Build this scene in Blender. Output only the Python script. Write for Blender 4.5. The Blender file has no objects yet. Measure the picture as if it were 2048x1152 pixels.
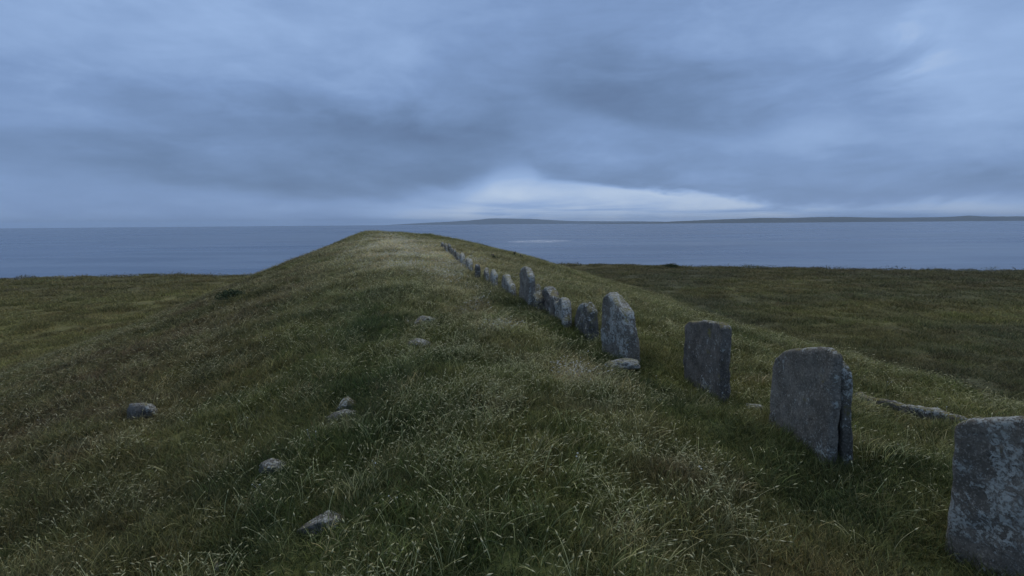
import bpy, bmesh, math, random
import numpy as np
from mathutils import Vector, Matrix, noise as mnoise

random.seed(7); RNG = np.random.default_rng(11)
scene = bpy.context.scene
C = scene.collection

# ------------------------------------------------------------------ camera
ZC = 8.5                                   # eye height over the moor (about 2 m over the mound's crest)
F = 1024.0                                 # focal length in pixels of a 2048 px wide picture (18 mm lens)
PITCH, ROLL = math.radians(7.18), math.radians(-0.45)
camd = bpy.data.cameras.new('camera'); camd.sensor_width = 36; camd.lens = 18
camd.clip_start = 0.05; camd.clip_end = 60000
cam = bpy.data.objects.new('camera', camd); C.objects.link(cam)
cam.matrix_world = (Matrix.Translation((0, 0, ZC)) @ Matrix.Rotation(math.pi/2 - PITCH, 4, 'X') @ Matrix.Rotation(ROLL, 4, 'Z'))
scene.camera = cam

# ------------------------------------------------------------------ exposure and view
scene.view_settings.view_transform = 'Standard'
scene.view_settings.look = 'None'
scene.view_settings.exposure = 0.0
scene.view_settings.gamma = 1.0
scene.view_settings.use_curve_mapping = False
scene.render.engine = 'CYCLES'
scene.cycles.max_bounces = 6; scene.cycles.diffuse_bounces = 3; scene.cycles.volume_bounces = 0
scene.cycles.use_denoising = True

# ------------------------------------------------------------------ sun (dull light through the overcast)
SUN_EL, SUN_AZ = math.radians(62), math.radians(14)      # azimuth from +Y, negative = left
sund = bpy.data.lights.new('sun', 'SUN'); sund.energy = 1.3; sund.angle = math.radians(60); sund.color = (1.0, 0.88, 0.66)
sun = bpy.data.objects.new('sun', sund); C.objects.link(sun)
sd = Vector((math.sin(SUN_AZ)*math.cos(SUN_EL), math.cos(SUN_AZ)*math.cos(SUN_EL), math.sin(SUN_EL)))
sun.rotation_euler = sd.to_track_quat('Z', 'Y').to_euler(); sun.location = (0, 0, 60)

# ------------------------------------------------------------------ node helper
class NT:
    def __init__(self, tree): self.t = tree
    def n(self, typ, **kw):
        nd = self.t.nodes.new(typ)
        for k, v in kw.items(): setattr(nd, k, v)
        return nd
    def set(self, sock, v):
        if isinstance(v, bpy.types.NodeSocket): self.t.links.new(v, sock)
        elif v is not None: sock.default_value = v
    def math(self, op, a, b=None, c=None, clamp=False):
        nd = self.n('ShaderNodeMath', operation=op, use_clamp=clamp)
        self.set(nd.inputs[0], a)
        if b is not None: self.set(nd.inputs[1], b)
        if c is not None: self.set(nd.inputs[2], c)
        return nd.outputs[0]
    def vmath(self, op, a, b=None, scale=None):
        nd = self.n('ShaderNodeVectorMath', operation=op)
        self.set(nd.inputs[0], a)
        if b is not None: self.set(nd.inputs[1], b)
        if scale is not None: self.set(nd.inputs['Scale'], scale)
        return nd.outputs['Value'] if op in ('DOT_PRODUCT', 'LENGTH') else nd.outputs[0]
    def noise(self, vec, scale, detail=4, rough=.5, dist=0, dim='3D'):
        nd = self.n('ShaderNodeTexNoise', noise_dimensions=dim)
        self.set(nd.inputs['Vector'], vec); nd.inputs['Scale'].default_value = scale
        nd.inputs['Detail'].default_value = detail; nd.inputs['Roughness'].default_value = rough
        nd.inputs['Distortion'].default_value = dist
        return nd.outputs[0]
    def ramp(self, fac, stops, interp='LINEAR'):
        nd = self.n('ShaderNodeValToRGB'); cr = nd.color_ramp; cr.interpolation = interp
        while len(cr.elements) < len(stops): cr.elements.new(0.5)
        for e, (p, c) in zip(cr.elements, stops):
            e.position = p; e.color = (*c, 1) if len(c) == 3 else c
        self.set(nd.inputs[0], fac); return nd.outputs[0]
    def smooth(self, x, a, b):
        nd = self.n('ShaderNodeMapRange', interpolation_type='SMOOTHSTEP')
        self.set(nd.inputs[0], x); self.set(nd.inputs[1], a); self.set(nd.inputs[2], b)
        return nd.outputs[0]
    def mix(self, f, a, b, blend='MIX'):
        nd = self.n('ShaderNodeMix', data_type='RGBA', blend_type=blend)
        self.set(nd.inputs[0], f)
        self.set(nd.inputs[6], a if isinstance(a, bpy.types.NodeSocket) else (*a, 1))
        self.set(nd.inputs[7], b if isinstance(b, bpy.types.NodeSocket) else (*b, 1))
        return nd.outputs[2]
    def curve(self, x, pts, lo, hi, ylo, yhi):
        """float curve through pts (x, y); linear x range lo..hi, y range ylo..yhi"""
        nx = self.math('DIVIDE', self.math('SUBTRACT', x, lo), hi - lo, clamp=True)
        nd = self.n('ShaderNodeFloatCurve'); cu = nd.mapping.curves[0]
        q = [((a-lo)/(hi-lo), (b-ylo)/(yhi-ylo)) for a, b in pts]
        cu.points[0].location = q[0]; cu.points[1].location = q[-1]
        for p in q[1:-1]: cu.points.new(*p)
        nd.mapping.update()
        self.set(nd.inputs['Value'], nx)
        return self.math('MULTIPLY_ADD', nd.outputs[0], yhi - ylo, ylo)

def mat(name):
    m = bpy.data.materials.new(name); m.use_nodes = True
    nt = NT(m.node_tree); b = m.node_tree.nodes['Principled BSDF']
    b.inputs['Specular IOR Level'].default_value = 0.25
    return m, nt, b

# ------------------------------------------------------------------ pixel -> direction on the sky / ray (numpy)
def cam_axes():
    cp, sp = math.cos(PITCH), math.sin(PITCH)
    fwd = np.array([0, cp, -sp]); up = np.array([0, sp, cp]); right = np.array([1., 0, 0])
    c, s = math.cos(ROLL), math.sin(ROLL)
    return right*c + up*s, up*c - right*s, fwd
AR, AU, AF = cam_axes()
def ray(px, py):
    d = AF + AR*(px-1024)/F - AU*(py-576)/F
    return d/np.linalg.norm(d)
def azel(px, py):
    d = ray(px, py); return math.atan2(d[0], d[1]), math.asin(d[2])

# ------------------------------------------------------------------ world: nishita sky behind a closed deck of stratocumulus
def build_world():
    w = bpy.data.worlds.new('World'); scene.world = w; w.use_nodes = True
    t = w.node_tree; t.nodes.clear(); N = NT(t)
    out = N.n('ShaderNodeOutputWorld')
    sky = N.n('ShaderNodeTexSky', sky_type='NISHITA'); sky.sun_disc = False
    sky.sun_elevation = SUN_EL; sky.sun_rotation = SUN_AZ
    bg1 = N.n('ShaderNodeBackground'); t.links.new(sky.outputs[0], bg1.inputs[0]); bg1.inputs[1].default_value = 0.07
    tc = N.n('ShaderNodeTexCoord'); D = tc.outputs['Generated']
    sp = N.n('ShaderNodeSeparateXYZ'); t.links.new(D, sp.inputs[0])
    x, y, z = sp.outputs
    az = N.math('ARCTAN2', x, y)
    el = N.math('ARCSINE', z)
    # cloud-deck coordinates: the deck is a flat layer, so it streaks towards the horizon
    zz = N.math('ADD', N.math('ABSOLUTE', z), 0.20)
    cb = N.n('ShaderNodeCombineXYZ')
    N.set(cb.inputs[0], N.math('DIVIDE', x, zz)); N.set(cb.inputs[1], N.math('DIVIDE', y, zz))
    P = cb.outputs[0]
    cb3 = N.n('ShaderNodeCombineXYZ')
    N.set(cb3.inputs[0], N.math('MULTIPLY', az, 1.0)); N.set(cb3.inputs[1], N.math('MULTIPLY', el, 2.9))
    Q = cb3.outputs[0]
    n1 = N.noise(P, 0.9, 6, .55, .5)
    n2 = N.noise(Q, 3.6, 6, .58, .9)
    n3 = N.noise(Q, 9.0, 4, .55, .4)
    # warp the layer edges
    elw = N.math('ADD', el, N.math('MULTIPLY', N.math('SUBTRACT', n3, .5), 0.030))
    elw = N.math('ADD', elw, N.math('MULTIPLY', N.math('SUBTRACT', n2, .5), 0.075))
    LO, HI = -0.95, 0.95
    def edge(pts):
        q = sorted(azel(px, py) for px, py in pts)
        return N.curve(az, [(LO, q[0][1])] + q + [(HI, q[-1][1])], LO, HI, -0.1, 0.6)
    def amp(pts):
        q = sorted((azel(px, 300)[0], a) for px, a in pts)
        return N.curve(az, [(LO, q[0][1])] + q + [(HI, q[-1][1])], LO, HI, 0.0, 1.0)
    B = N.math('MULTIPLY_ADD', n1, 0.42, 0.33)                                   # base
    B = N.math('ADD', B, N.math('MULTIPLY', N.math('SUBTRACT', n2, .5), 0.30))
    B = N.math('ADD', B, N.math('MULTIPLY', N.math('SUBTRACT', n3, .5), 0.20))
    B = N.math('ADD', B, N.math('MULTIPLY', N.math('SUBTRACT', N.noise(Q, 24, 4, .6, .5), .5), .09))
    blobs = [  # px, py, sigma x, sigma y, amount
        (140, 30, 460, 110, .20), (1250, 170, 230, 70, -.18), (1900, 90, 170, 120, .13), (1855, 50, 22, 50, .12), (1885, 130, 40, 45, .09), (2010, 130, 120, 120, .06),
        (700, 270, 420, 60, -.20), (450, 350, 420, 45, -.14), (1950, 345, 260, 40, -.12), (1500, 290, 160, 22, .10),
        (1180, 265, 70, 30, .14), (40, 400, 160, 60, .05), (1560, 40, 150, 60, .06), (1000, 60, 130, 120, -.07), (1760, 240, 60, 60, -.08)]
    cq = N.n('ShaderNodeCombineXYZ'); N.set(cq.inputs[0], N.math('ADD', az, N.math('MULTIPLY', N.math('SUBTRACT', n2, .5), .16))); N.set(cq.inputs[1], elw)
    for px, py, sx, sy, a in blobs:
        c0 = azel(px, py); s = (sx/F, sy/F)
        v = N.n('ShaderNodeVectorMath', operation='MULTIPLY_ADD')
        t.links.new(cq.outputs[0], v.inputs[0])
        v.inputs[1].default_value = (1/s[0], 1/s[1], 0); v.inputs[2].default_value = (-c0[0]/s[0], -c0[1]/s[1], 0)
        g = N.math('POWER', 2.71828, N.math('MULTIPLY', N.vmath('DOT_PRODUCT', v.outputs[0], v.outputs[0]), -0.5))
        B = N.math('MULTIPLY_ADD', g, a, B)
    def layer(pts, ampl, soft, fade, gain):
        """a bank of cloud: crisp shaded underside along the edge, paling upwards"""
        h = N.math('SUBTRACT', elw, edge(pts))
        m = N.math('MULTIPLY', N.smooth(h, -soft*.4, soft), N.math('POWER', 2.71828, N.math('MULTIPLY', N.math('MAXIMUM', h, 0), -1/fade)))
        return N.math('MULTIPLY', N.math('MULTIPLY', m, amp(ampl)), gain)
    B = N.math('SUBTRACT', B, layer([(950, 150), (1100, 205), (1180, 232), (1260, 262), (1400, 276), (1540, 276), (1640, 240), (1800, 280), (1950, 290)],
                                    [(950, 0), (1120, .8), (1300, 1), (1500, .9), (1620, .25), (1740, .45), (1900, .1), (2000, 0)], .03, .075, .27))
    B = N.math('SUBTRACT', B, layer([(0, 200), (300, 240), (700, 290), (1000, 304), (1100, 300)],
                                    [(0, .3), (300, .5), (800, 1), (1000, .8), (1090, 0)], .03, .07, .20))
    B = N.math('SUBTRACT', B, layer([(0, 318), (250, 348), (600, 392), (900, 384), (980, 360), (1040, 320)],
                                    [(0, .35), (250, .7), (600, 1), (880, 1), (980, .5), (1040, 0)], .02, .055, .25))
    # clear slot under the deck, paler towards the horizon
    gap_edge = edge([(0, 452), (400, 440), (640, 412), (820, 392), (900, 382), (960, 352), (1010, 320), (1050, 318), (1085, 346), (1150, 362), (1250, 373), (1400, 384),
                     (1500, 391), (1580, 399), (1700, 408), (1800, 402), (1920, 388), (2048, 392)])
    h = N.math('SUBTRACT', gap_edge, elw)
    soft = amp([(0, .07), (640, .07), (880, .055), (980, .05), (1040, .04), (1150, .018), (1400, .012), (1560, .018), (1800, .03), (2048, .03)])
    gap = N.math('MULTIPLY', N.smooth(h, N.math('MULTIPLY', soft, -.55), soft), amp([(0, .05), (400, .15), (640, .45), (850, .9), (1000, 1), (1400, 1), (1560, 1), (1750, 1), (2048, 1)]))
    under = N.math('MULTIPLY', N.math('MULTIPLY', N.smooth(h, -.035, .0), N.math('SUBTRACT', 1.0, N.smooth(h, .0, .012))), amp([(0, 0), (900, .1), (1060, .7), (1500, 1), (2048, .9)]))
    B = N.math('MULTIPLY_ADD', under, -.13, B)
    # thin grey bars drifting across the slot
    cb2 = N.n('ShaderNodeCombineXYZ'); N.set(cb2.inputs[0], N.math('MULTIPLY', az, 2.6)); N.set(cb2.inputs[1], N.math('MULTIPLY', el, 38))
    bars = N.math('MULTIPLY', N.smooth(N.noise(cb2.outputs[0], 1.0, 4, .55, .5), .42, .70), N.smooth(el, .062, .028))
    slotB = N.math('SUBTRACT', .97, N.math('MULTIPLY', bars, .42))
    slotB = N.math('SUBTRACT', slotB, N.math('MULTIPLY', N.smooth(el, .050, .125), .42))
    slotB = N.math('SUBTRACT', slotB, N.math('MULTIPLY', N.smooth(el, .030, .004), .03))
    slotB = N.math('ADD', slotB, N.math('MULTIPLY', N.math('SUBTRACT', n2, .5), .45)); slotB = N.math('ADD', slotB, N.math('MULTIPLY', N.math('SUBTRACT', n3, .5), .30))
    mb = N.n('ShaderNodeMix', data_type='FLOAT'); N.set(mb.inputs[0], gap); N.set(mb.inputs[2], B); N.set(mb.inputs[3], slotB)
    B = mb.outputs[0]
    col = N.ramp(B, [(0.0, (.095, .150, .275)), (.22, (.140, .224, .395)), (.5, (.210, .326, .570)), (.75, (.315, .462, .745)), (1.0, (.520, .645, .845))])
    bg2 = N.n('ShaderNodeBackground'); t.links.new(col, bg2.inputs[0]); bg2.inputs[1].default_value = 1.0
    mx = N.n('ShaderNodeMixShader'); mx.inputs[0].default_value = 0.93
    t.links.new(bg1.outputs[0], mx.inputs[1]); t.links.new(bg2.outputs[0], mx.inputs[2]); t.links.new(mx.outputs[0], out.inputs[0])
    w.cycles.sampling_method = 'MANUAL'; w.cycles.sample_map_resolution = 512
build_world()

# ------------------------------------------------------------------ numpy noise
_perm = np.random.default_rng(3).permutation(256); _perm = np.concatenate([_perm, _perm, _perm])
_g = np.random.default_rng(4).uniform(0, 2*np.pi, 256); _gx, _gy = np.cos(_g), np.sin(_g)
def pnoise(x, y):
    xi = np.floor(x).astype(int); yi = np.floor(y).astype(int); xf = x-xi; yf = y-yi; xi &= 255; yi &= 255
    u = xf*xf*xf*(xf*(xf*6-15)+10); v = yf*yf*yf*(yf*(yf*6-15)+10)
    def gr(ix, iy, fx, fy):
        h = _perm[_perm[ix & 255] + (iy & 255)]; return _gx[h]*fx + _gy[h]*fy
    a = gr(xi, yi, xf, yf); b = gr(xi+1, yi, xf-1, yf); c = gr(xi, yi+1, xf, yf-1); d = gr(xi+1, yi+1, xf-1, yf-1)
    return 1.5*((a+(b-a)*u) + ((c+(d-c)*u)-(a+(b-a)*u))*v)
def fbm(x, y, o=4, gain=.5):
    s = 0; a = 1; f = 1
    for i in range(o):
        s = s + a*pnoise(x*f+17.3*i, y*f-9.1*i); a *= gain; f *= 2.03
    return s
def sstep(a, b, x):
    t = np.clip((x-a)/(b-a), 0, 1); return t*t*(3-2*t)

# ------------------------------------------------------------------ the lie of the land
def table(xs, ys, lo, hi, sig):
    g = np.linspace(lo, hi, 1200); v = np.interp(g, xs, ys); k = int(3*sig/(g[1]-g[0])) + 1
    w = np.exp(-.5*(np.arange(-k, k+1)*(g[1]-g[0])/sig)**2); w /= w.sum()
    v = np.convolve(np.pad(v, k, mode='edge'), w, 'valid')
    return lambda q: np.interp(q, g, v)
H_ = table([-70, -35, -8, 0, 10, 20, 30, 40, 50, 58, 70, 85, 100], [0, 4.5, 6.4, 6.5, 6.55, 6.7, 7.05, 7.6, 7.2, 7.62, 7.5, 2.5, 0], -100, 130, 3.5)
WL_ = table([0, 30, 60, 90], [24.3, 23, 16.8, 15], -100, 130, 6)
WR_ = table([0, 30, 60, 90], [27.1, 26.3, 34.3, 32], -100, 130, 6)
E_ = table([-260, -85, -45, 8, 31, 83, 260], [70, 85, 90, 106, 100, 83, 60], -300, 300, 4)
SX, SK = 1.3, -0.289; CA = 1/math.hypot(1, SK)
def off(x, y): return (x-(SX+SK*y))*CA                 # distance right of the crest line
def mound_h(x, y):
    d = off(x, y); t = np.clip(np.where(d < 0, -d/WL_(y), d/WR_(y)), 0, 1)
    t = np.clip(np.sqrt(t*t+.0012)-.0012**.5*(1-t), 0, 1); a = np.where(d < 0, .44, .16)
    return H_(y)*((1-a)*(1-t*t)**1.6 + a*(1-t)**1.35)
HOLLOWS = []                                           # x, y, radius x, radius y, depth
BUMPS = []
def height(x, y):
    x = np.asarray(x, float); y = np.asarray(y, float); r = np.hypot(x, y)
    m = mound_h(x, y); k = sstep(.05, 2.5, m)
    z = m + .22*fbm(x/13, y/13, 3)*(1-k) + .10*fbm(x/4.1+5, y/4.1, 2)*(1-k)
    near = 1-sstep(18, 45, r)
    z = z + near*k*(.085*fbm(x/.85, y/.85, 3) + .12*pnoise(x/2.1+3, y/2.1)) + .17*k*fbm(x/5+9, y/5, 3)
    for (hx, hy, rx, ry, dp) in HOLLOWS:
        q = ((x-hx)/rx)**2 + ((y-hy)/ry)**2
        z = z - dp*np.exp(-q*1.2)
    for (hx, hy, rx, ry, dp) in BUMPS:
        q = ((x-hx)/rx)**2 + ((y-hy)/ry)**2
        z = z + dp*np.exp(-q*1.2)
    ew = E_(x) + 1.2*fbm(x/9, 0*x+3.3, 3)
    z = z - 29*sstep(0, 14, y-ew) - 29*sstep(235, 255, r)
    return np.maximum(z, -27.5)
def ground_at(px, py):
    d = ray(px, py); t = np.geomspace(.8, 140, 6000)
    z = ZC + d[2]*t - height(d[0]*t, d[1]*t)
    i = int(np.argmax(z < 0))
    a, b = t[i-1], t[i]
    for _ in range(25):
        m_ = .5*(a+b)
        if ZC + d[2]*m_ - float(height(d[0]*m_, d[1]*m_)) < 0: b = m_
        else: a = m_
    return np.array([d[0]*a, d[1]*a, float(height(d[0]*a, d[1]*a))])
def top_of(G, py):
    """height over G at which a plumb line through G meets the sight line at picture row py"""
    lo, hi = -1., 4.
    for _ in range(40):
        h = .5*(lo+hi); p = np.array([G[0], G[1], G[2]+h-ZC]); v = 576 - F*(p@AU)/(p@AF)
        if v > py: lo = h
        else: hi = h
    return h
def dent(px, py, rx, ry, dp):
    g = ground_at(px, py); return (g[0], g[1], rx, ry, dp)
_h = [dent(885, 622, .8, .6, .34), dent(860, 690, .35, .4, .12), dent(838, 640, .4, .5, .12), dent(700, 806, .38, .4, .13), dent(690, 842, .3, .3, .10), dent(285, 828, .35, .3, .10),
      dent(660, 1044, .22, .2, .06), dent(440, 1122, .22, .2, .12), dent(1180, 690, .5, .6, .10), dent(1320, 760, .5, .6, .10), dent(1440, 812, .4, .4, .10),
      dent(1660, 960, .35, .3, .10), dent(1900, 1120, .4, .4, .09), dent(1300, 912, .35, .18, .08), dent(1640, 1000, .35, .12, .07), dent(700, 960, .3, .3, .08), dent(1120, 660, .5, .7, .10)]
_b = [dent(1341, 534, 1.5, 1.5, .55), dent(1600, 542, 2.5, 2, .25), dent(1850, 545, 4, 2, .25), dent(1190, 531, 6, 3, .2)]
_b += [dent(880, 596, .9, .45, .14), dent(1010, 700, .8, .9, .07)]
HOLLOWS += _h; BUMPS += _b

# ------------------------------------------------------------------ colours of the sward (albedo, varies over the ground, with hollow shade painted in)
def lerp3(c, k, q): return c*(1-k[:, None]) + np.array(q)[None, :]*k[:, None]
GAIN = 1.85
def sward(x, y):
    x = np.asarray(x, float); y = np.asarray(y, float)
    d = off(x, y); m = mound_h(x, y); on = sstep(.1, .9, m)
    a = fbm(x/2.3, y/2.3, 4); b = fbm(x/.7+40, y/.7, 3); c = fbm(x/6+7, y/6-3, 3)
    n = len(x)
    col = np.tile(np.array([.082, .098, .028]), (n, 1))
    col = lerp3(col, np.clip(.5+.9*a, 0, 1)*.6, (.115, .110, .045))
    dk = fbm(x/1.25+55, y/1.25, 3); yl = fbm(x/1.9-31, y/1.9, 3)
    col = lerp3(col, np.clip(dk*1.3, 0, .75), (.036, .054, .018))  # dark patches: shading of the mound's small hollows painted into the colour
    col = lerp3(col, np.clip(yl*1.2, 0, .6), (.150, .150, .050))
    band = np.exp(-((d+1.3)/.85)**2)*sstep(17, 11, y)*(.75+.6*a)  # dark hollows left of the crest, their shade put into the sward colour
    col = lerp3(col, np.clip(band, 0, .85), (.040, .062, .020))
    # rusty, heathery flank on the left
    left = sstep(-1.5, -4.5, d)*(.6+.5*c)
    col = lerp3(col, np.clip(left*(.65+.5*b), 0, 1), (.092, .070, .037))
    # bleached trodden line left of the stones
    dp = 1.35 + .25*pnoise(y/3.3, 0*y) - .02*np.clip(y-8, 0, 40)
    path = np.exp(-((d-dp)/.5)**2)*(.35+.8*b+.4*a)*sstep(3, 8, y)
    col = lerp3(col, np.clip(path, 0, 1)*.75, (.33, .28, .15))
    # lush, dark strip along the stones
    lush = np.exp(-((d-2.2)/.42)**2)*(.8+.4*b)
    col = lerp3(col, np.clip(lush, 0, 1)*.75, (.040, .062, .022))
    # worn brown patches in front
    worn = .6*np.exp(-((x-1.35)/.55)**2-((y-3.9)/.35)**2) + .8*np.exp(-((x-1.75)/.5)**2-((y-3.0)/.4)**2)
    col = lerp3(col, np.clip(worn*(.6+.6*b), 0, .8), (.145, .112, .058))
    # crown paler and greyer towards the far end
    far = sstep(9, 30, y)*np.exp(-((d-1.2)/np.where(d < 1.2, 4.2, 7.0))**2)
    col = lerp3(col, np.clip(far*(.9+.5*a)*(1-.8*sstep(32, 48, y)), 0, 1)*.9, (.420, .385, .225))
    # right flank greener yellow
    rf = sstep(3.2, 4.5, d)*on
    col = lerp3(col, np.clip(rf*(.65+.4*a), 0, 1)*.7, (.120, .122, .042))
    toe = np.exp(-((m-.9)/.8)**2)*sstep(-2, -8, d)
    col = lerp3(col, np.clip(toe*.7, 0, 1), (.095, .105, .055))
    # moor: streaky olive and ochre left, darker and browner right
    s1 = fbm(x/9, y/4.5+20, 4); s2 = fbm(x/3.1-11, y/2.2, 3); s3 = fbm(x/26+2, y/18, 2)
    moor = np.tile(np.array([.082, .080, .028]), (n, 1))
    moor = lerp3(moor, np.clip(.35+1.0*s1, 0, 1), (.112, .108, .040))
    moor = lerp3(moor, np.clip(.1+1.2*s2, 0, 1)*.6, (.050, .046, .020))
    right = sstep(0, 20, x)
    moor = lerp3(moor, right*np.clip(.55+1.1*s3+.5*s1, 0, 1)*.85, (.056, .062, .032))
    ochre = right*np.exp(-((y-44-8*s3)/9)**2)*sstep(18, 30, x)
    moor = lerp3(moor, np.clip(ochre*(.6+s1), 0, 1)*.8, (.108, .104, .032))
    moor = lerp3(moor, sstep(70, 95, np.hypot(x, y))*.45, (.055, .050, .024))
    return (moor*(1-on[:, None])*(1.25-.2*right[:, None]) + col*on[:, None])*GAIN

# ------------------------------------------------------------------ object helpers
def link(name, me, parent=None, m=None):
    o = bpy.data.objects.new(name, me); C.objects.link(o)
    if parent: o.parent = parent
    if m: me.materials.append(m)
    return o
def tag(o, label=None, cat=None, group=None, kind=None):
    for k, v in (('label', label), ('category', cat), ('group', group), ('kind', kind)):
        if v: o[k] = v
    return o
def mesh_np(name, co, faces, smooth=True):
    me = bpy.data.meshes.new(name); me.from_pydata([tuple(map(float, c)) for c in co], [], faces)
    if smooth: me.polygons.foreach_set('use_smooth', [True]*len(me.polygons))
    me.update(); return me

# ------------------------------------------------------------------ ground
def mat_soil():
    m, N, b = mat('thatch')
    at = N.n('ShaderNodeAttribute', attribute_name='sward')
    g = N.n('ShaderNodeNewGeometry').outputs['Position']
    n = N.noise(g, 9, 6, .65)
    c = N.mix(1.0, at.outputs['Color'], N.ramp(n, [(.25, (.34, .33, .30)), (.75, (.95, .92, .85))]), 'MULTIPLY')
    N.set(b.inputs['Base Color'], c); b.inputs['Roughness'].default_value = .95
    bp = N.n('ShaderNodeBump'); bp.inputs['Strength'].default_value = .6; bp.inputs['Distance'].default_value = .05
    N.set(bp.inputs['Height'], N.noise(g, 22, 5, .7)); N.set(b.inputs['Normal'], bp.outputs[0])
    return m
M_SOIL = mat_soil()

def build_ground():
    NR, NA = 290, 600
    r = .3*(280/.3)**(np.arange(NR)/(NR-1)); a = np.arange(NA)/NA*2*np.pi
    rr, aa = np.meshgrid(r, a, indexing='ij'); x = (rr*np.sin(aa)).ravel(); y = (rr*np.cos(aa)).ravel()
    z = height(x, y); col = sward(x, y)
    idx = np.arange(NR*NA).reshape(NR, NA); nx = np.roll(idx, -1, 1)
    q = np.stack([idx[:-1], nx[:-1], nx[1:], idx[1:]], -1).reshape(-1, 4)[:, ::-1]
    cx = np.array([[0, 0, float(height(0., 0.))]])
    co = np.concatenate([np.stack([x, y, z], -1), cx]); cc = np.concatenate([col, sward(np.array([0.]), np.array([0.]))])
    tris = [[int(idx[0, (i+1) % NA]), int(idx[0, i]), NR*NA] for i in range(NA)]
    fm = mound_h(co[q].mean(1)[:, 0], co[q].mean(1)[:, 1]) > .05
    for name, fs, label in (('mound', q[fm].tolist()+tris, None), ('moor', q[~fm].tolist(), None)):
        used = sorted({v for f in fs for v in f}); mp = {v: i for i, v in enumerate(used)}
        me = mesh_np(name, co[used], [[mp[v] for v in f] for f in fs])
        at = me.color_attributes.new('sward', 'FLOAT_COLOR', 'POINT')
        at.data.foreach_set('color', np.concatenate([cc[used], np.ones((len(used), 1))], 1).ravel())
        tag(link(name, me, m=M_SOIL), kind='structure')
build_ground()

# ------------------------------------------------------------------ sea
ZS = -25.0
def build_sea():
    m, N, b = mat('sea_water')
    g = N.n('ShaderNodeNewGeometry').outputs['Position']
    mp = N.n('ShaderNodeMapping'); N.set(mp.inputs[0], g); mp.inputs['Rotation'].default_value[2] = .25; mp.inputs['Scale'].default_value = (.45, 1, 1)
    v = mp.outputs[0]
    big = N.noise(v, .0022, 4, .6); mid = N.noise(v, .02, 4, .6); sm_ = N.noise(v, .16, 4, .65)
    st = N.n('ShaderNodeMapping'); N.set(st.inputs[0], g); st.inputs['Rotation'].default_value[2] = .12; st.inputs['Scale'].default_value = (.22, 1, 1)
    strk = N.noise(st.outputs[0], .016, 5, .65, .4)
    c = N.mix(N.math('ADD', N.math('MULTIPLY', N.smooth(big, .35, .65), .5), N.math('MULTIPLY', N.smooth(strk, .35, .65), .5)), (.030, .064, .130), (.130, .188, .270))
    # foam on a shoal
    sp = N.n('ShaderNodeSeparateXYZ'); N.set(sp.inputs[0], g)
    fx, fy = [], []
    def hit(px, py): d = ray(px, py); k = (ZS-ZC)/d[2]; return d[0]*k, d[1]*k
    (x0, y0), (x1, _), (_, y1), (_, y2) = hit(1010, 483), hit(1155, 483), hit(1080, 480), hit(1080, 487)
    ex = N.math('DIVIDE', N.math('SUBTRACT', sp.outputs[0], (x0+x1)/2), (x1-x0)/2)
    ey = N.math('DIVIDE', N.math('SUBTRACT', sp.outputs[1], N.math('MULTIPLY_ADD', sp.outputs[0], .35, y0-.35*(x0+x1)/2)), (y1-y2)/2)
    q = N.math('ADD', N.math('MULTIPLY', ex, ex), N.math('MULTIPLY', ey, ey))
    foam = N.math('MULTIPLY', N.smooth(q, 1.3, .1), N.smooth(N.noise(v, .13, 6, .75), .47, .60))
    caps = N.math('MULTIPLY', N.smooth(N.noise(v, .055, 5, .75), .72, .80), .5)
    foam = N.math('MAXIMUM', foam, caps)
    c = N.mix(foam, c, (.62, .66, .70)); N.set(b.inputs['Base Color'], c)
    b.inputs['IOR'].default_value = 1.33; b.inputs['Specular IOR Level'].default_value = .5
    rg = N.math('MULTIPLY_ADD', N.smooth(big, .3, .7), .10, .24); N.set(b.inputs['Roughness'], N.math('MAXIMUM', rg, N.math('MULTIPLY', foam, .9)))
    hgt = N.math('ADD', N.math('MULTIPLY', mid, 2.2), N.math('MULTIPLY', sm_, .55))
    bp = N.n('ShaderNodeBump'); bp.inputs['Distance'].default_value = 1.0
    calm = N.math('MULTIPLY', N.smooth(sp.outputs[1], 8200, 11000), N.math('MULTIPLY', N.smooth(sp.outputs[0], -5200, -2500), N.smooth(sp.outputs[0], 6200, 3500)))   # a calm belt far out
    N.set(bp.inputs['Strength'], N.math('MULTIPLY', N.math('MULTIPLY_ADD', calm, -.93, 1.0), N.math('MULTIPLY_ADD', N.smooth(strk, .3, .7), .9, .5)))
    N.set(bp.inputs['Height'], hgt); N.set(b.inputs['Normal'], bp.outputs[0])
    r = np.geomspace(60, 32000, 40); NA = 180; co = [(0, 0, ZS)]; f = []
    for ri in r: co += [(ri*math.sin(2*math.pi*k/NA), ri*math.cos(2*math.pi*k/NA), ZS) for k in range(NA)]
    for k in range(NA): f.append([0, 1+(k+1) % NA, 1+k])
    for i in range(len(r)-1):
        for k in range(NA):
            k2 = (k+1) % NA; f.append([1+i*NA+k, 1+i*NA+k2, 1+(i+1)*NA+k2, 1+(i+1)*NA+k])
    tag(link('sea', mesh_np('sea', co, f), m=m), kind='structure')
build_sea()

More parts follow.
